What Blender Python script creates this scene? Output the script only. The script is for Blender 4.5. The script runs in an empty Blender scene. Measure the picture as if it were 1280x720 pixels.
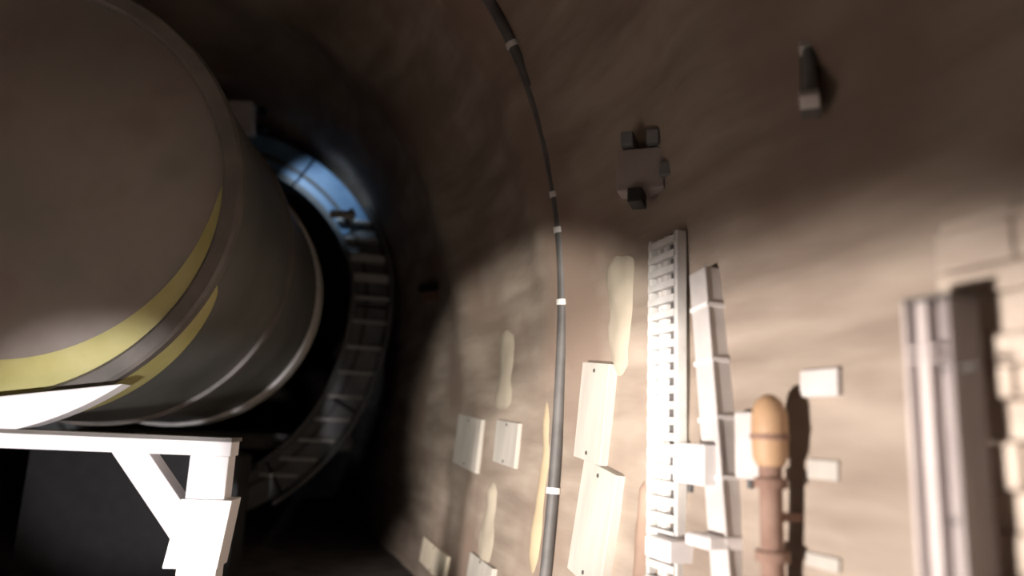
import bpy, bmesh, math, random
from mathutils import Vector, Matrix, noise
random.seed(7)
PI = math.pi; R = math.radians
sc = bpy.context.scene
col = sc.collection

# ---------------------------------------------------------------- camera, world, light, exposure
PITCH, ROLL, CZ, FPX = R(11), R(2.5), 1.6, 924.0
cd = bpy.data.cameras.new('camera'); cam = bpy.data.objects.new('camera', cd); col.objects.link(cam)
cd.sensor_width = 36; cd.lens = FPX / 1280 * 36; cd.clip_start = .02; cd.clip_end = 300
cam.matrix_world = Matrix.Translation((0, 0, CZ)) @ Matrix.Rotation(PI/2 + PITCH, 4, 'X') @ Matrix.Rotation(ROLL, 4, 'Z')
cd.dof.use_dof = True; cd.dof.focus_distance = 4.5; cd.dof.aperture_fstop = .45
sc.camera = cam

w = bpy.data.worlds.new('tunnel_dark'); sc.world = w; w.use_nodes = True
w.node_tree.nodes['Background'].inputs[0].default_value = (.9, .8, .7, 1)
w.node_tree.nodes['Background'].inputs[1].default_value = .001

vs = sc.view_settings
vs.view_transform = 'Standard'; vs.look = 'None'; vs.exposure = 0; vs.gamma = 1; vs.use_curve_mapping = False

def ray(px, py):
    x = (px - 640) / FPX; y = -(py - 360) / FPX
    c, s = math.cos(ROLL), math.sin(ROLL)
    xr = c*x - s*y; yr = s*x + c*y
    cy, sy = math.cos(PITCH), math.sin(PITCH)
    return Vector((xr, cy - sy*yr, sy + cy*yr))
EYE = Vector((0, 0, CZ))
def at(px, py, Y):
    r = ray(px, py); return EYE + r * (Y / r.y)

def spot(name, loc, target, power, angle, blend, color, radius=.06):
    l = bpy.data.lights.new(name, 'SPOT'); l.energy = power; l.color = color
    l.spot_size = R(angle); l.spot_blend = blend; l.shadow_soft_size = radius
    o = bpy.data.objects.new(name, l); col.objects.link(o); o.location = loc
    o.rotation_euler = (Vector(target) - Vector(loc)).to_track_quat('-Z', 'Y').to_euler()
    return o
def point(name, loc, power, color, radius=.1):
    l = bpy.data.lights.new(name, 'POINT'); l.energy = power; l.color = color; l.shadow_soft_size = radius
    o = bpy.data.objects.new(name, l); col.objects.link(o); o.location = loc
    return o
# the bore, needed to aim the lamps: s along the axis, lateral to the right, z up
AX = R(18.5)
FW = Vector((-math.sin(AX), math.cos(AX), 0)); RT = Vector((math.cos(AX), math.sin(AX), 0)); UP = Vector((0, 0, 1))
CL, HALF, ZC, BUP, BLOW = -1.0, 3.0, 2.3, 3.7, 7.0
def W(s, lat, z): return FW*s + RT*lat + UP*z
def prof(t):                                          # t: angle, 0 = right wall at ZC, pi/2 = crown
    if t >= 0 and t <= PI: return CL + HALF*math.cos(t), ZC + BUP*math.sin(t)
    b = BLOW
    return CL + HALF*math.cos(t), ZC + b*math.sin(t)
def wall_lat(z):
    b = BUP if z > ZC else BLOW
    return CL + HALF*math.sqrt(max(0, 1 - ((z - ZC)/b)**2))
def wall_hit(px, py):
    r = ray(px, py).normalized(); d = .3
    while d < 60:
        p = EYE + r*d
        if p.dot(RT) > wall_lat(p.z) or p.z > ZC + BUP: break
        d += .004
    return p.dot(FW), p.z, p
# work lamp standing low by the left wall, thrown across to the right wall; added fill lights follow
spot('work_lamp', (-3.05, .85, .5), (.543, 2.785, -2.42), 2000, 120, .18, (1, .905, .84), .12)
spot('far_wall_fill', (-1.2, -3.5, 2.0), wall_hit(655, 525)[2], 5600, 18.5, .5, (1, .93, .83), .08)  # added fill spot brightening the dim far stretch of the right wall
spot('stand_fill', (-.9, .1, 1.0), at(115, 590, 4.3), 1000, 24, .6, (1, .96, .97), .05)  # added side spot that overexposes the white stand and board
point('tank_head_fill', (-2.7, .9, 1.5), 4.4, (1, .90, .81), .2)  # added fill out of view, lifting the tank head

# ---------------------------------------------------------------- materials
def mat(name, c1, c2=None, rough=.8, scale=6, metal=0, bump=.15, stretch=(1, 1, 1), detail=6, lo=.35, hi=.65, c3=None, s3=1.2):
    m = bpy.data.materials.new(name); m.use_nodes = True
    n = m.node_tree.nodes; L = m.node_tree.links; b = n['Principled BSDF']
    b.inputs['Roughness'].default_value = rough; b.inputs['Metallic'].default_value = metal
    tc = n.new('ShaderNodeTexCoord'); mp = n.new('ShaderNodeMapping'); mp.inputs['Scale'].default_value = stretch
    L.new(tc.outputs['Object'], mp.inputs['Vector'])
    t = n.new('ShaderNodeTexNoise'); t.inputs['Scale'].default_value = scale; t.inputs['Detail'].default_value = detail
    L.new(mp.outputs[0], t.inputs['Vector'])
    r = n.new('ShaderNodeValToRGB'); r.color_ramp.elements[0].position = lo; r.color_ramp.elements[1].position = hi
    r.color_ramp.elements[0].color = (*c1, 1); r.color_ramp.elements[1].color = (*(c2 or c1), 1)
    L.new(t.outputs['Fac'], r.inputs['Fac'])
    out = r.outputs['Color']
    if c3:
        t3 = n.new('ShaderNodeTexNoise'); t3.inputs['Scale'].default_value = s3; t3.inputs['Detail'].default_value = 3
        L.new(tc.outputs['Object'], t3.inputs['Vector'])
        r3 = n.new('ShaderNodeValToRGB'); r3.color_ramp.elements[0].position = .48; r3.color_ramp.elements[1].position = .66
        L.new(t3.outputs['Fac'], r3.inputs['Fac'])
        mx = n.new('ShaderNodeMixRGB'); mx.inputs[2].default_value = (*c3, 1)
        L.new(r3.outputs['Color'], mx.inputs[0]); L.new(out, mx.inputs[1]); out = mx.outputs[0]
    L.new(out, b.inputs['Base Color'])
    if bump:
        bp = n.new('ShaderNodeBump'); bp.inputs['Strength'].default_value = bump; bp.inputs['Distance'].default_value = .02
        L.new(t.outputs['Fac'], bp.inputs['Height']); L.new(bp.outputs[0], b.inputs['Normal'])
    return m
M = {}
M['rock'] = mat('limestone_wall', (.225, .178, .142), (.365, .302, .247), .95, 2.2, bump=.5, stretch=(.4, .4, 2.4), c3=(.23, .168, .132), s3=.9)
M['vault'] = mat('vault_rock', (.26, .21, .15), (.40, .33, .25), .95, 1.3, bump=.5, c3=(.18, .14, .10), s3=.7)
M['floor'] = mat('tunnel_dirt_floor', (.10, .085, .08), (.17, .15, .14), .95, 3, bump=.4)
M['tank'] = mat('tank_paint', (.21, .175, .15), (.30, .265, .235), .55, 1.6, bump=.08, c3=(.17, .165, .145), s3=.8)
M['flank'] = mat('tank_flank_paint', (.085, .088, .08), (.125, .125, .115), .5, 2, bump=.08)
M['rim'] = mat('rim_steel', (.11, .10, .09), (.16, .14, .125), .5, 5, bump=.1)
M['yellow'] = mat('tank_yellow', (.42, .38, .13), (.50, .455, .20), .6, 3, bump=.05)
M['white'] = mat('white_paint', (.80, .77, .77), (.86, .83, .83), .5, 5, bump=.04)
M['pale'] = mat('pale_board', (.38, .355, .32), (.45, .42, .38), .8, 5, bump=.1, stretch=(2, 2, .4))
M['cream'] = mat('cream_card', (.74, .66, .52), (.82, .74, .6), .8, 5, bump=.05)
M['blue'] = mat('blue_light_tint', (.13, .25, .42), (.20, .34, .52), .4, 3, bump=.06)  # bluish lamplight put into the colour of the ring's top
M['greyring'] = mat('grey_ring_paint', (.15, .16, .17), (.22, .23, .235), .5, 3, bump=.08)
M['darkgrey'] = mat('dark_steel', (.055, .055, .055), (.09, .085, .08), .5, 6, bump=.1)
M['black'] = mat('black_rubber', (.012, .012, .012), (.02, .02, .02), .6, 8, bump=.05)
M['rung'] = mat('bare_steel_rung', (.62, .62, .60), (.75, .75, .73), .4, 8, bump=.05)
M['galv'] = mat('galvanised', (.52, .505, .49), (.66, .645, .63), .5, 7, bump=.06)
M['cabinet'] = mat('grey_cabinet', (.28, .24, .235), (.35, .305, .295), .55, 4, bump=.05)
M['cabedge'] = mat('grey_cabinet_edge', (.48, .42, .41), (.58, .51, .49), .5, 5, bump=.05)
M['stone'] = mat('pale_limestone_block', (.46, .38, .315), (.60, .51, .43), .95, 5, bump=.5, stretch=(.6, .6, 2))
M['ochre'] = mat('ochre_paint', (.38, .225, .12), (.45, .295, .175), .6, 6, bump=.08)
M['rust'] = mat('rust', (.21, .125, .095), (.27, .175, .135), .9, 9, bump=.3)
M['conduit'] = mat('grey_conduit', (.06, .056, .056), (.10, .094, .092), .6, 5, bump=.06)
M['greyplastic'] = mat('light_grey_plastic', (.50, .47, .455), (.60, .565, .55), .6, 5, bump=.04)

# ---------------------------------------------------------------- builders
class MB:
    def __init__(s): s.v = []; s.f = []
    def add(s, vs_, fs):
        o = len(s.v); s.v += [tuple(v) for v in vs_]; s.f += [tuple(i + o for i in f) for f in fs]; return s
    def box(s, x0, x1, y0, y1, z0, z1, m=None):
        vs_ = [Vector(p) for p in ((x0,y0,z0),(x1,y0,z0),(x1,y1,z0),(x0,y1,z0),(x0,y0,z1),(x1,y0,z1),(x1,y1,z1),(x0,y1,z1))]
        if m: vs_ = [m @ v for v in vs_]
        return s.add(vs_, [(0,3,2,1),(4,5,6,7),(0,1,5,4),(1,2,6,5),(2,3,7,6),(3,0,4,7)])
    def prism(s, pts, y0, y1):                      # polygon in x,z (counter clockwise from -y), thick along y
        n = len(pts)
        vs_ = [(x, y0, z) for x, z in pts] + [(x, y1, z) for x, z in pts]
        return s.add(vs_, [tuple(range(n)), tuple(range(2*n-1, n-1, -1))] + [(i, i+n, (i+1) % n + n, (i+1) % n) for i in range(n)])
    def bar(s, a, b, wx, wy, up=(0, 0, 1)):         # square bar from a to b
        a = Vector(a); b = Vector(b); d = (b - a).normalized(); u = Vector(up)
        if abs(d.dot(u)) > .95: u = Vector((0, 1, 0))
        x = d.cross(u).normalized(); y = x.cross(d)
        vs_ = [p + x*sx*wx/2 + y*sy*wy/2 for p in (a, b) for sx, sy in ((-1,-1),(1,-1),(1,1),(-1,1))]
        return s.add(vs_, [(0,1,2,3),(7,6,5,4),(0,4,5,1),(1,5,6,2),(2,6,7,3),(3,7,4,0)])
    def tube(s, pts, r, n=12):
        pts = [Vector(p) for p in pts]; k = len(pts); rr = r if isinstance(r, (list, tuple)) else [r]*k
        vs_ = []; u = None
        for i, p in enumerate(pts):
            d = (pts[min(i+1, k-1)] - pts[max(i-1, 0)]).normalized()
            if u is None: u = d.orthogonal().normalized()
            u = (u - d*u.dot(d)).normalized(); v = d.cross(u)
            vs_ += [p + (u*math.cos(t*2*PI/n) + v*math.sin(t*2*PI/n))*rr[i] for t in range(n)]
        fs = [(i*n+t, i*n+(t+1) % n, (i+1)*n+(t+1) % n, (i+1)*n+t) for i in range(k-1) for t in range(n)]
        fs += [tuple(range(n-1, -1, -1)), tuple((k-1)*n + t for t in range(n))]
        return s.add(vs_, fs)
    def lathe(s, prof, n=96, a0=0, a1=2*PI, axis='y'):   # prof: (radius, y); revolves round local y; angle 0 = +x, up = +z
        full = abs(a1 - a0) > 2*PI - 1e-4; k = len(prof); m = n if full else n + 1
        vs_ = []
        for i in range(m):
            t = a0 + (a1 - a0)*i/n
            for r, y in prof:
                vs_.append((r*math.cos(t), y, r*math.sin(t)) if axis == 'y' else (r*math.cos(t), r*math.sin(t), y))
        fs = []
        for i in range(n):
            j = (i+1) % m
            for q in range(k-1): fs.append((i*k+q, j*k+q, j*k+q+1, i*k+q+1))
        return s.add(vs_, fs)
    def build(s, name, material, parent=None, smooth=False, bevel=0):
        me = bpy.data.meshes.new(name); me.from_pydata(s.v, [], s.f); me.validate()
        bm = bmesh.new(); bm.from_mesh(me)
        bmesh.ops.remove_doubles(bm, verts=bm.verts, dist=1e-5)
        if bevel: bmesh.ops.bevel(bm, geom=list(bm.edges), offset=bevel, segments=2, affect='EDGES', profile=.5)
        bmesh.ops.recalc_face_normals(bm, faces=bm.faces)
        bm.to_mesh(me); bm.free(); me.materials.append(material)
        if smooth:
            for p in me.polygons: p.use_smooth = True
            me.set_sharp_from_angle(angle=R(40))
        o = bpy.data.objects.new(name, me); col.objects.link(o); o.parent = parent
        return o
def tag(o, label=None, cat=None, group=None, kind=None):
    if label: o['label'] = label
    if cat: o['category'] = cat
    if group: o['group'] = group
    if kind: o['kind'] = kind
    return o
def empty(name, mw, label, cat, group=None):
    o = bpy.data.objects.new(name, None); col.objects.link(o); o.empty_display_size = .1
    o.matrix_world = mw if isinstance(mw, Matrix) else Matrix.Translation(mw)
    return tag(o, label, cat, group)

# ---------------------------------------------------------------- the tunnel bore: s along the axis, lateral to the right, z up
T0 = math.asin(-ZC/BLOW)
RIDGES = [(wall_hit(585, 400)[0], .55, .16), (wall_hit(690, 300)[0], .40, .12), (wall_hit(905, 250)[0], .25, .08)]
def rough(p, amp): return amp*(noise.noise(p*.7)*.6 + noise.noise(p*2.1)*.3 + noise.noise(p*5)*.13)
def shell(name, t0, t1, nt, s0, s1, ns, material, amp):
    mb = MB(); vs_ = []
    for i in range(ns+1):
        s = s0 + (s1-s0)*i/ns
        for j in range(nt+1):
            t = t0 + (t1-t0)*j/nt; la, z = prof(t); p = W(s, la, z)
            out = (W(s, la, z) - W(s, CL, ZC)).normalized()
            up_ = min(1, max(0, (z - 1.5)/2.0))
            vs_.append(p + out*(abs(rough(p, amp)) - up_*sum(h*math.exp(-((s-c)/wd_)**2) for c, wd_, h in RIDGES)))
    fs = [(i*(nt+1)+j, i*(nt+1)+j+1, (i+1)*(nt+1)+j+1, (i+1)*(nt+1)+j) for i in range(ns) for j in range(nt)]
    mb.add(vs_, fs); o = mb.build(name, material, smooth=True); tag(o, kind='structure'); return o
TS = R(28)
shell('wall_right', T0, TS, 34, -7, 40, 330, M['rock'], .035)
shell('ceiling', TS, PI - TS, 60, -7, 40, 230, M['rock'], .16)
shell('wall_left', PI - TS, PI - T0, 24, -7, 40, 180, M['vault'], .12)
mb = MB(); vs_ = []; NS, NL = 120, 24
for i in range(NS+1):
    s = -7 + 47*i/NS
    for j in range(NL+1):
        la = -4.2 + 6.4*j/NL; p = W(s, la, 0); vs_.append(p + UP*(rough(p, .05)))
mb.add(vs_, [(i*(NL+1)+j, i*(NL+1)+j+1, (i+1)*(NL+1)+j+1, (i+1)*(NL+1)+j) for i in range(NS) for j in range(NL)])
tag(mb.build('floor', M['floor'], smooth=True), kind='structure')
# end walls so that no light leaks in
for nm, s in (('wall_back', -7), ('wall_front', 40)):
    pts = [prof(T0 + (PI - 2*T0)*k/40) for k in range(41)]
    mb = MB(); c = W(s, CL, ZC); n = len(pts)
    v = [W(s, la*1.05, z*1.03) for la, z in pts] + [W(s + .2, la*1.05, z*1.03) for la, z in pts]
    mb.add(v, [tuple(range(n)), tuple(range(2*n-1, n-1, -1))] + [(i, i+n, (i+1) % n + n, (i+1) % n) for i in range(n)])
    tag(mb.build(nm, M['vault']), kind='structure')
# ---------------------------------------------------------------- the big round tank
zt = at(200, 548, 4.36).z                              # top of the stand's beam
TR = 1.40; TZ = zt + .024 + TR + .052
ca, cb = Vector((-3.13, 4.3, TZ)), Vector((-3.60, 8.2, TZ))
ya = (cb - ca).normalized(); xa = ya.cross(UP).normalized()
TM = Matrix((( xa.x, ya.x, 0, ca.x), (xa.y, ya.y, 0, ca.y), (xa.z, ya.z, 1, ca.z), (0, 0, 0, 1)))
TL = (cb - ca).length
tank = empty('storage_tank', TM, 'large round grey-brown tank lying on the white stand', 'tank')
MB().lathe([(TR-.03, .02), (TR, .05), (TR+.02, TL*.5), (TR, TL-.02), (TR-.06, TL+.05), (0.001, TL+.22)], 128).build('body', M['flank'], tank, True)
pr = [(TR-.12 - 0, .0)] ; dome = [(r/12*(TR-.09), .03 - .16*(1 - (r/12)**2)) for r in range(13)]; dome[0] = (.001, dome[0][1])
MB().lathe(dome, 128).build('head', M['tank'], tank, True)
MB().lathe([(TR-.10, .06), (TR-.10, -.01), (TR-.08, -.03), (TR+.0, -.03), (TR+.02, -.01), (TR+.02, .07), (TR-.02, .07)], 128).build('rim', M['rim'], tank, True)
def headz(r): return .03 - .16*(1 - (r/(TR-.09))**2)
def crescent(a0, a1, n, inner, outer):
    mb = MB(); vs_ = []
    for k in range(n+1):
        t = a0 + (a1-a0)*k/n; f = k/n
        for q in range(5):
            x, y, z = inner(f, t, q/4); vs_.append((x, y, z))
    return mb.add(vs_, [(k*5+q, k*5+q+1, k*5+q+6, k*5+q+5) for k in range(n) for q in range(4)])
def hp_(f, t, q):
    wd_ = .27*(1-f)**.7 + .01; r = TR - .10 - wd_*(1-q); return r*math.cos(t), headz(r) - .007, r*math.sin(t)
crescent(R(-122), R(4), 60, hp_, None).build('yellow_stripe', M['yellow'], tank, True)  # yellow crescent, narrowing towards its upper end
tag(tank.children[-1], 'tapering yellow stripe along the lower edge of the tank head')
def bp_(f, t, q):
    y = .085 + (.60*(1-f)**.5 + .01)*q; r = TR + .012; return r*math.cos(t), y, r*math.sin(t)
crescent(R(-100), R(-22), 50, bp_, None).build('yellow_band', M['yellow'], tank, True)  # same yellow low on the flank, narrowing upwards
for y0, y1, m in ((TL*.45, TL*.45+.12, 'rim'), (TL-.34, TL-.02, 'galv')):
    MB().lathe([(TR+.015, y0), (TR+.05, y0+.01), (TR+.05, y1-.01), (TR+.015, y1)], 128).build('hoop', M[m], tank, True)
# white board closing the bottom of the head: a circular segment under a slightly tilted chord
RB = TR + .12; seg = [(RB*math.cos(t), RB*math.sin(t)) for t in [R(-111) + R(60)*k/30 for k in range(31)]]
MB().prism(seg, -.24, -.095).build('bottom_board', M['white'], tank, False, .008)
tag(tank.children[-1], 'bright white board across the bottom of the tank head')

# ---------------------------------------------------------------- white frame under the tank
P = lambda px, py, Y=4.36: at(px, py, Y)
pc = P(268, 560)
fm = Matrix(((xa.x, ya.x, 0, pc.x), (xa.y, ya.y, 0, pc.y), (0, 0, 1, 0), (0, 0, 0, 1)))
fr = empty('tank_stand', fm, 'white painted stand with a diagonal brace under the round tank', 'stand')
zb = zt - .082
MB().box(-2.85, .115, -.10, .10, zb, zt).build('beam', M['white'], fr, bevel=.006)
MB().box(-2.85, .12, -.13, .13, zt, zt+.022).build('cap_strip', M['rim'], fr)
for x in (0, -2.75):
    MB().box(x-.105, x+.105, -.085, .085, 0, zb).build('post', M['white'], fr, bevel=.006)
    sx = 1 if x == 0 else -1
    MB().bar((x - sx*.475, -.0, zb + .06), (x - sx*.06, -.0, zb-.45), .155, .165, (0, 1, 0)).build('brace', M['white'], fr, bevel=.006)
    MB().prism([(x-.17*sx, zb-.60), (x+.115*sx, zb-.60), (x+.155*sx, zb-.235), (x-.12*sx, zb-.235)], -.115, .115).build('joint_plate', M['white'], fr, bevel=.005)
# rear dark concrete cradle of the tank
cm = TM @ Matrix.Translation((0, TL-.75, -TZ))
arc = [(TR*math.cos(t), TZ + (TR+.06)*math.sin(t) ) for t in [R(-60) - R(60)*k/16 for k in range(17)]]
cradle = MB().prism([(-.95, .0), (.95, 0), (.95, 1.25)] + [(x, min(z, 1.33)) for x, z in arc if abs(x) < .9] + [(-.95, 1.25)], -.25, .25).build('tank_cradle', M['black'])
cradle.matrix_world = cm; tag(cradle, 'dark concrete cradle under the far end of the tank', 'cradle')

# ---------------------------------------------------------------- lining ring with steps beyond the tank
rc = Vector((-4.15, 10.0, 3.28)); d = (rc - Vector((-2.2, 0, 3.07))).normalized()
ya2 = Vector((-.22, .975, 0)).normalized(); xa2 = ya2.cross(UP).normalized()
RMx = Matrix(((xa2.x, ya2.x, 0, rc.x), (xa2.y, ya2.y, 0, rc.y), (0, 0, 1, rc.z), (0, 0, 0, 1)))
ring = empty('lining_ring', RMx, 'large steel ring with bluish light painted on its top standing behind the tank', 'ring')
def rp(r, t):
    k = 1.0 if math.sin(t) >= 0 else (3.0 + (r - 2.4)) / r
    return r*math.cos(t), r*math.sin(t)*k
def ring_band(r0, r1, y0, y1, a0, a1, n):
    mb = MB(); vs_ = []
    for k in range(n+1):
        t = a0 + (a1-a0)*k/n
        for r, y in ((r0, y0), (r1, y0), (r1, y1), (r0, y1)):
            x, z = rp(r, t); vs_.append((x, y, z))
    fs = [(k*4+q, k*4+(q+1) % 4, (k+1)*4+(q+1) % 4, (k+1)*4+q) for k in range(n) for q in range(4)] + [(3,2,1,0), (n*4, n*4+1, n*4+2, n*4+3)]
    return mb.add(vs_, fs)
NSEG = 12
for k in range(NSEG):
    a0 = R(-90) + 2*PI*k/NSEG + R(.5); a1 = R(-90) + 2*PI*(k+1)/NSEG - R(.5); mid = (a0+a1)/2
    m = M['blue'] if math.sin(mid) > .60 else M['greyring']  # top segments coloured blue in place of a bluish light patch
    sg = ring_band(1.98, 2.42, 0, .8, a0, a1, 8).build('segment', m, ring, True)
    for r0, r1 in ((2.10, 2.15), (1.90, 1.98)):
        ring_band(r0, r1, -.05, .02, a0, a1, 8).build('flange', M['darkgrey'], sg, True)
zz = -3.0; a = R(38)
for k in range(13):                              # steps fixed to the face of the ring
    t = R(33) - R(7.6)*k
    x, z = rp(2.2, t)
    th = .10 if k in (2, 3) else .035
    MB().box(x-.24, x+.24, -.16, .0, z-th/2, z+th/2).build('step', M['rung'], ring, bevel=.006)
for r0 in (1.93, 2.47):
    mb = MB(); mb.tube([(rp(r0, R(35) - R(98)*k/40)[0], -.15, rp(r0, R(35) - R(98)*k/40)[1]) for k in range(41)], .035, 8)
    mb.build('side_rail', M['greyring'], ring, True)
MB().box(-2.1, 2.1, .1, 4.5, -2.05, -1.85).build('walkway', M['darkgrey'], ring)

# pale box high on the vault side of the ring; an added cool spot hangs beside it
p = at(296, 150, 9.2)
bx = empty('pale_box', Matrix.Translation(p) @ Matrix.Rotation(R(-6), 4, 'Y') @ Matrix.Rotation(R(6), 4, 'Z'), 'small pale box mounted above the tank beside the blue ring top', 'box')
MB().box(-.24, .22, -.1, .12, -.20, .19).build('housing', M['white'], bx, bevel=.02)
MB().box(-.25, .23, -.12, .12, .19, .215).build('lid', M['white'], bx, bevel=.005)
for z in (-.02, .22):
    MB().lathe([(.001, -.05), (.055, -.05), (.055, .05), (.001, .05)], 16).build('knob', M['black'], bx, True).location = (.33, 0, z-.1)
MB().bar((0, .1, 0), (0, .62, .0), .06, .06).build('bracket', M['darkgrey'], bx)
spot('ring_cool_fill', at(352, 140, 8.5), at(395, 235, 10), 110, 46, .8, (.62, .80, 1), .05)  # added cool spot brightening the blue ring top

# pale pipe stub beside the ring
p = at(428, 268, 9.6)
st = empty('pipe_stub', p, 'short pale pipe stub with a flange left of the ring steps', 'pipe')
MB().tube([(-.16, 0, 0), (.17, 0, 0)], .055, 16).build('tube', M['galv'], st, True)
MB().tube([(.10, 0, 0), (.14, 0, 0)], .09, 16).build('flange', M['galv'], st, True)
MB().tube([(0, 0, 0), (0, .6, -.02)], .03, 8).build('holder', M['darkgrey'], st, True)

# ---------------------------------------------------------------- things on and along the right wall
def wframe(s, z, off=0, tilt=True):
    """frame on the wall: x runs along the tunnel away from the far end (to the right in the picture), y into the wall, z up"""
    p = W(s, wall_lat(z) - off, z)
    if tilt:
        dz = .05; up = (W(0, wall_lat(z+dz), z+dz) - W(0, wall_lat(z-dz), z-dz)).normalized()
    else: up = UP
    x = -FW; y = up.cross(x).normalized()
    return Matrix(((x.x, y.x, up.x, p.x), (x.y, y.y, up.y, p.y), (x.z, y.z, up.z, p.z), (0, 0, 0, 1)))
def span(px0, py0, px1, py1):
    cx, cy = (px0+px1)/2, (py0+py1)/2
    sa = wall_hit(px0, cy)[0]; sb = wall_hit(px1, cy)[0]
    za = wall_hit(cx, py0)[1]; zb_ = wall_hit(cx, py1)[1]
    return (sa+sb)/2, (za+zb_)/2, abs(sa-sb), abs(za-zb_)
def plate(name, rect, m, label, cat, thick=.03, lean=0, group=None, nails=True, nm='nail', yaw=0):
    s, z, wd, h = span(*rect)
    o = empty(name, wframe(s, z, .004) @ Matrix.Rotation(R(yaw), 4, 'Z') @ Matrix.Rotation(R(lean), 4, 'Y'), label, cat, group)
    MB().box(-wd/2, wd/2, -thick, .10, -h/2, h/2).build('panel', M[m], o, bevel=.004)
    if nails:
        for zz in (-h*.42, h*.42):
            MB().lathe([(.001, -thick-.006), (.012, -thick-.006), (.012, -thick+.002)], 10).build(nm, M['darkgrey'], o).location = (0, 0, zz)
    return o
plate('notice_card', (573, 521, 603, 586), 'pale', 'brighter of the two pale cards hanging side by side on the wall', 'card', .03, 4)
plate('notice_card', (622, 527, 650, 582), 'pale', 'duller of the two pale cards, beside the ochre streak', 'card', .025, 3)
plate('notice_card', (528, 681, 562, 719), 'cream', 'peach card low on the wall near the ring', 'card', .03, 2)
plate('notice_card', (588, 699, 620, 735), 'pale', 'white card at the bottom edge under the paired cards', 'card', .03, 2)
plate('wall_board', (732, 455, 766, 578), 'pale', 'long pale leaning board right of the dark conduit', 'board', .05, 6)
plate('wall_board', (728, 582, 772, 735), 'pale', 'second pale board below the long leaning one, nearer the floor', 'board', .05, 9)

# ochre mineral streak and grey streaks as raised flowstone on the wall
def flow(name, px, py0, py1, half, m, label, cat):
    n = 26; rows = []; s0 = wall_hit(px, (py0+py1)/2)[0]
    za = wall_hit(px, py0)[1]; zb_ = max(.02, wall_hit(px, py1)[1])
    mb = MB(); vs_ = []; k = 8
    for i in range(n+1):
        z = za + (zb_-za)*i/n; e = min(1, i/4)*min(1, (n-i)/3 + .3)
        for j in range(k+1):
            u = -1 + 2*j/k
            s = s0 + u*half*(.35+.65*e)*(1 + .35*noise.noise(Vector((px, z*2.2, 0)))) + .10*noise.noise(Vector((px, z*.8, 4)))
            vs_.append(W(s, wall_lat(z) + .03 - .05*(1-u*u)*e - .02*noise.noise(Vector((s*6, z*5, 1))), z))
    mb.add(vs_, [(i*(k+1)+j, i*(k+1)+j+1, (i+1)*(k+1)+j+1, (i+1)*(k+1)+j) for i in range(n) for j in range(k)])
    o = mb.build(name, m, smooth=True)
    return tag(o, label, cat)
M['flow_ochre'] = mat('flowstone_ochre', (.36, .285, .185), (.40, .325, .215), .9, 4, bump=.3)
M['flow_cream'] = mat('flowstone_cream', (.365, .315, .25), (.41, .36, .285), .9, 4, bump=.3)
M['flow_grey'] = mat('flowstone_grey', (.22, .20, .185), (.27, .25, .23), .9, 4, bump=.3)
M['flow_brown'] = mat('flowstone_brown', (.26, .175, .13), (.32, .23, .18), .9, 4, bump=.3)
flow('flowstone_streak', 682, 372, 735, .10, M['flow_ochre'], 'ochre mineral streak running down the wall beside the dark conduit', 'streak')
flow('flowstone_streak', 632, 405, 515, .30, M['flow_cream'], 'cream mineral patch on the wall above the paired cards', 'streak')
flow('flowstone_streak', 775, 305, 470, .22, M['flow_cream'], 'broad cream mineral patch between the conduit and the cable ladder', 'streak')
flow('flowstone_streak', 888, 300, 500, .06, M['flow_grey'], 'grey mineral streak right of the cable ladder', 'streak')

flow('flowstone_streak', 610, 592, 735, .22, M['flow_cream'], 'pale mineral streak on the wall below the paired cards', 'streak')
flow('flowstone_streak', 802, 590, 735, .07, M['flow_brown'], 'brown mineral streak right of the lower leaning board', 'streak')
# dark conduit up the wall and over the vault
sct, zct, _ = wall_hit(712, 430)
cnd = empty('wall_conduit', W(sct, wall_lat(0.02), 0.02), 'dark conduit climbing the wall and curving over the vault', 'conduit')
o0 = Vector(cnd.matrix_world.translation)
pts = []
for k in range(60):
    t = R(-19) + R(119)*k/59; la, z = prof(t); p = W(sct + .05*math.sin(k*.2), la, max(z, .03)); inn = (W(sct, CL, ZC) - p).normalized()
    pts.append(p + inn*.035 - o0)
MB().tube(pts, .04, 12).build('pipe', M['conduit'], cnd, True)
for k in (5, 11, 15, 17, 26, 36):
    dr = (pts[k+1] - pts[k-1]).normalized()
    MB().tube([pts[k] - dr*.02, pts[k] + dr*.02], .05, 12).build('clamp', M['galv'], cnd, True)

# cable ladder
sl, zl, wl, hl = span(822, 292, 866, 735)
zb0, zt0 = .35, wall_hit(845, 296)[1]
lad = empty('cable_ladder', wframe(sl, 1.2, .02, False) @ Matrix.Translation((0, 0, zb0-1.2)), 'pale upright cable ladder with close rungs on the wall', 'cable ladder')
H = zt0 - zb0; wl = .26
for x in (-wl/2, wl/2):
    MB().box(x-.015, x+.015, -.025, .03, 0, H).build('rail', M['galv'], lad, bevel=.003)
nr = 30
rung_me = None
for k in range(nr):
    o = MB().box(-wl/2, wl/2, -.035, .0, -.018, .018).build('rung', M['galv'], lad) if rung_me is None else bpy.data.objects.new('rung', rung_me)
    if rung_me is None: rung_me = o.data
    else: col.objects.link(o); o.parent = lad
    o.location = (0, 0, .04 + (H-.08)*k/(nr-1))
for x, r_ in ((-.07, .025), (-.01, .03), (.06, .028)):
    MB().tube([(x + .012*math.sin(k*.7+x*40), .02, H*k/20) for k in range(21)], r_, 8).build('cable', M['conduit' if x == .06 else 'greyplastic'], lad, True)

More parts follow.
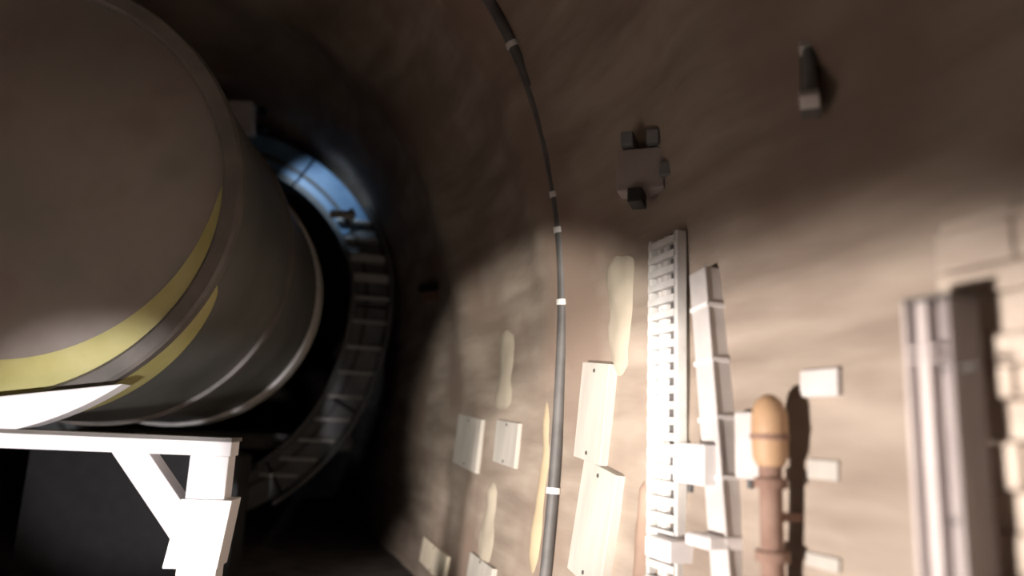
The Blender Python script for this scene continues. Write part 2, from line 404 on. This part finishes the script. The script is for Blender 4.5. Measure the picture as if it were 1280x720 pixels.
# pale duct right of the ladder
sd, zd, _ = wall_hit(925, 520)
zt1 = wall_hit(915, 318)[1]
dct = empty('cable_duct', wframe(sd, 1.0, .02, False) @ Matrix.Rotation(R(-7), 4, 'Y') @ Matrix.Translation((0, 0, -.95)), 'pale grey plastic duct running up the wall right of the cable ladder', 'duct')
Hd = zt1 - .1
MB().box(-.06, .06, -.03, .06, 0, Hd).build('channel', M['greyplastic'], dct, bevel=.006)
MB().box(-.066, .066, -.042, -.03, .01, Hd-.01).build('lid', M['greyplastic'], dct, bevel=.004)
for k in range(9): MB().box(-.07, .07, -.048, .05, -.009, .009).build('joint_clip', M['white'], dct).location = (0, 0, .12 + Hd*k/9.2)

# boxes
def jbox(rect, m, label, off, gl=True, name='junction_box'):
    s, z, wd, h = span(*rect); wd *= .92
    off *= .45
    o = empty(name, wframe(s, z, off, False), label, 'box')
    MB().box(-wd/2, wd/2, -.03, off+.03, -h/2, h/2).build('housing', M[m], o, bevel=.006)
    MB().box(-wd/2+.006, wd/2-.006, -.04, -.03, -h/2+.006, h/2-.006).build('cover', M[m], o, bevel=.003)
    if gl: MB().tube([(0, -.02, -h/2), (0, -.02, -h/2-.035)], .014, 10).build('cable_gland', M['darkgrey'], o, True)
    return o
jbox((880, 556, 921, 606), 'white', 'white junction box mounted over the pale duct', .29)
jbox((838, 556, 868, 570), 'white', 'small flat white tag box on the cable ladder', .2, False)
jbox((932, 515, 966, 600), 'greyplastic', 'tall light grey box between the white box and the ochre canister', .05)
jbox((897, 668, 930, 684), 'white', 'thin white strip box low on the pale duct', .29, False)
jbox((834, 672, 868, 700), 'white', 'low white box on the cable ladder near the bottom edge', .2, False)

# ochre canister on a rusty stand pipe
sh, zh, ph = wall_hit(1000, 545)
hy = empty('stand_pipe', wframe(sh, 1.0, .10, False) @ Matrix.Translation((0, 0, -1.0)), 'rusty stand pipe topped by a rounded ochre canister', 'pipe')
zc0 = wall_hit(1000, 585)[1]; zc1 = wall_hit(1000, 492)[1]
zc0, zc1 = 1.6 + (zc0-1.6)*.95, 1.6 + (zc1-1.6)*.95
hc = zc1 - zc0
MB().lathe([(.001, zc0), (.05, zc0), (.064, zc0+.03), (.068, zc0+hc*.5), (.066, zc0+hc*.72), (.05, zc1-.03), (.022, zc1-.005), (.001, zc1)], 32, axis='z').build('canister', M['ochre'], hy, True)
MB().lathe([(.066, zc0+hc*.36), (.073, zc0+hc*.37), (.073, zc0+hc*.43), (.066, zc0+hc*.44)], 32, axis='z').build('band', M['rust'], hy, True)
MB().tube([(0, 0, 0), (0, 0, zc0+.01)], .042, 16).build('pipe', M['rust'], hy, True)
for z in (zc0-.08, zc0-.34, .5): MB().tube([(0, 0, z), (0, 0, z+.035)], .062, 16).build('collar', M['rust'], hy, True)
MB().box(-.02, .02, 0, .2, zc0-.2, zc0-.17).build('wall_bracket', M['rust'], hy)
plate('wall_plate', (1012, 575, 1050, 600), 'pale', 'small pinkish-white plate right of the ochre canister', 'plate', .008, 0, None, False)
plate('wall_plate', (1010, 694, 1052, 712), 'pale', 'small pale plate beside the rusty pipe at the bottom', 'plate', .008, 0, None, False)
plate('wall_plate', (1005, 462, 1052, 496), 'greyplastic', 'pale grey plate above the ochre canister', 'plate', .015, 0, None, False)

# grey steel channel post
so, zo, po = wall_hit(1182, 540)
Yp = 1.87
pa = at(1170, 372, Yp); pb = at(1184, 600, Yp)
gm = wframe(so, 1.0, 0, False); gm.translation = Vector(((pa.x+pb.x)/2, Yp, 0))
gp = empty('channel_post', gm, 'slim dark grey steel channel post standing before the pale stone pillar', 'post')
hp = pa.z; wp = .122
MB().box(-wp/2, wp/2, .0, .07, 0, hp).build('back_panel', M['cabinet'], gp, bevel=.003)
MB().box(-wp/2, -wp/2+.012, -.05, .07, 0, hp-.01).build('edge_strip', M['cabedge'], gp, bevel=.002)
MB().box(-.035, .0, -.035, .0, 0, hp-.01).build('centre_strip', M['cabedge'], gp, bevel=.003)
MB().box(wp/2-.012, wp/2, -.03, .07, 0, hp-.01).build('edge_strip', M['cabinet'], gp, bevel=.002)
MB().box(-wp/2-.004, wp/2+.004, -.04, .08, hp-.012, hp).build('top_cap', M['darkgrey'], gp)
for dz in (.13, .16): MB().box(-.05, wp/2-.02, -.05, .0, hp-dz-.007, hp-dz).build('clamp_bar', M['cabedge'], gp)
MB().box(-wp/2+.02, .11, -.012, .0, hp-.19, hp-.18).build('slot', M['darkgrey'], gp)
MB().box(.01, wp/2-.02, -.012, .0, hp-.56, hp-.548).build('slot', M['darkgrey'], gp)
MB().box(-wp/2+.02, -.04, -.015, .0, .1, hp-.2).build('front_lid', M['cabedge'], gp, bevel=.003)

# pale stone pillar of stacked blocks
r_ = ray(1183, 400); t_ = 1.80 / r_.dot(RT); sq = (EYE + r_*t_).dot(FW)
qt = EYE + ray(1215, 283)*(1.80 / ray(1215, 283).dot(RT))
qm = wframe(sq - .19, 1.0, .06, False); qm.translation.z = 0; qa = qt
pil = empty('stone_pillar', qm, 'pale stacked limestone pillar at the right edge', 'pillar')
zc_ = 0; hq = qa.z + .02; k = 0
while zc_ < hq - .02:
    hh = min(random.uniform(.07, .12), hq - zc_); wv = random.uniform(-.012, .012)
    half = .17
    split = random.uniform(-.05, .08) if k % 2 else None
    for x0, x1 in ([(-half+wv, half+wv)] if split is None else [(-half+wv, split-.002), (split+.002, half+wv)]):
        yo = random.uniform(-.014, .014)
        MB().box(x0, x1, -.14+yo, .16, zc_+.002, zc_+hh-.003).build('block', M['stone'], pil, bevel=.007)
    zc_ += hh; k += 1

# fittings high on the dark vault
def vault_frame(px, py):
    s, z, p = wall_hit(px, py); return p
p = vault_frame(800, 215)
q = empty('bracket_box', Matrix.Translation(p + (EYE - p).normalized()*.15) @ Matrix.Rotation(R(-20), 4, 'Z'), 'dark bracket box with grey clips high on the shadowed vault', 'box')
MB().box(-.12, .14, -.05, .1, -.12, .12).build('housing', M['cabinet'], q, bevel=.01)
for x, z in ((-.06, .17), (.08, .17), (.15, -.02)): MB().box(x-.035, x+.035, -.09, .1, z-.04, z+.04).build('clip', M['greyring'], q, bevel=.008)
MB().box(-.05, .03, -.1, .05, -.20, -.12).build('socket', M['black'], q, bevel=.006)
p = vault_frame(1012, 95)
q = empty('tube_lamp', Matrix.Translation(p + (EYE - p).normalized()*.06) @ Matrix.Rotation(R(-25), 4, 'Z') @ Matrix.Rotation(R(-25), 4, 'X'), 'unlit bluish tube lamp on the dark vault', 'lamp')
MB().box(-.035, .035, .0, .08, -.16, .16).build('base', M['conduit'], q, bevel=.006)
MB().tube([(0, -.015, -.13), (0, -.015, .13)], .026, 14).build('tube', M['greyring'], q, True)
for z in (-.15, .15): MB().box(-.035, .035, -.045, .02, z-.018, z+.018).build('end_cap', M['galv'], q, bevel=.004)
p = vault_frame(541, 360)
q = empty('cable_bracket', Matrix.Translation(p + (EYE - p).normalized()*.12) @ Matrix.Rotation(R(-40), 4, 'Z'), 'small black bracket on the dark wall right of the ring', 'bracket')
MB().box(-.17, .17, -.08, .12, -.05, .05).build('arm', M['black'], q, bevel=.01)
MB().box(-.13, .13, -.05, .12, -.16, -.05).build('backing', M['rust'], q, bevel=.008)
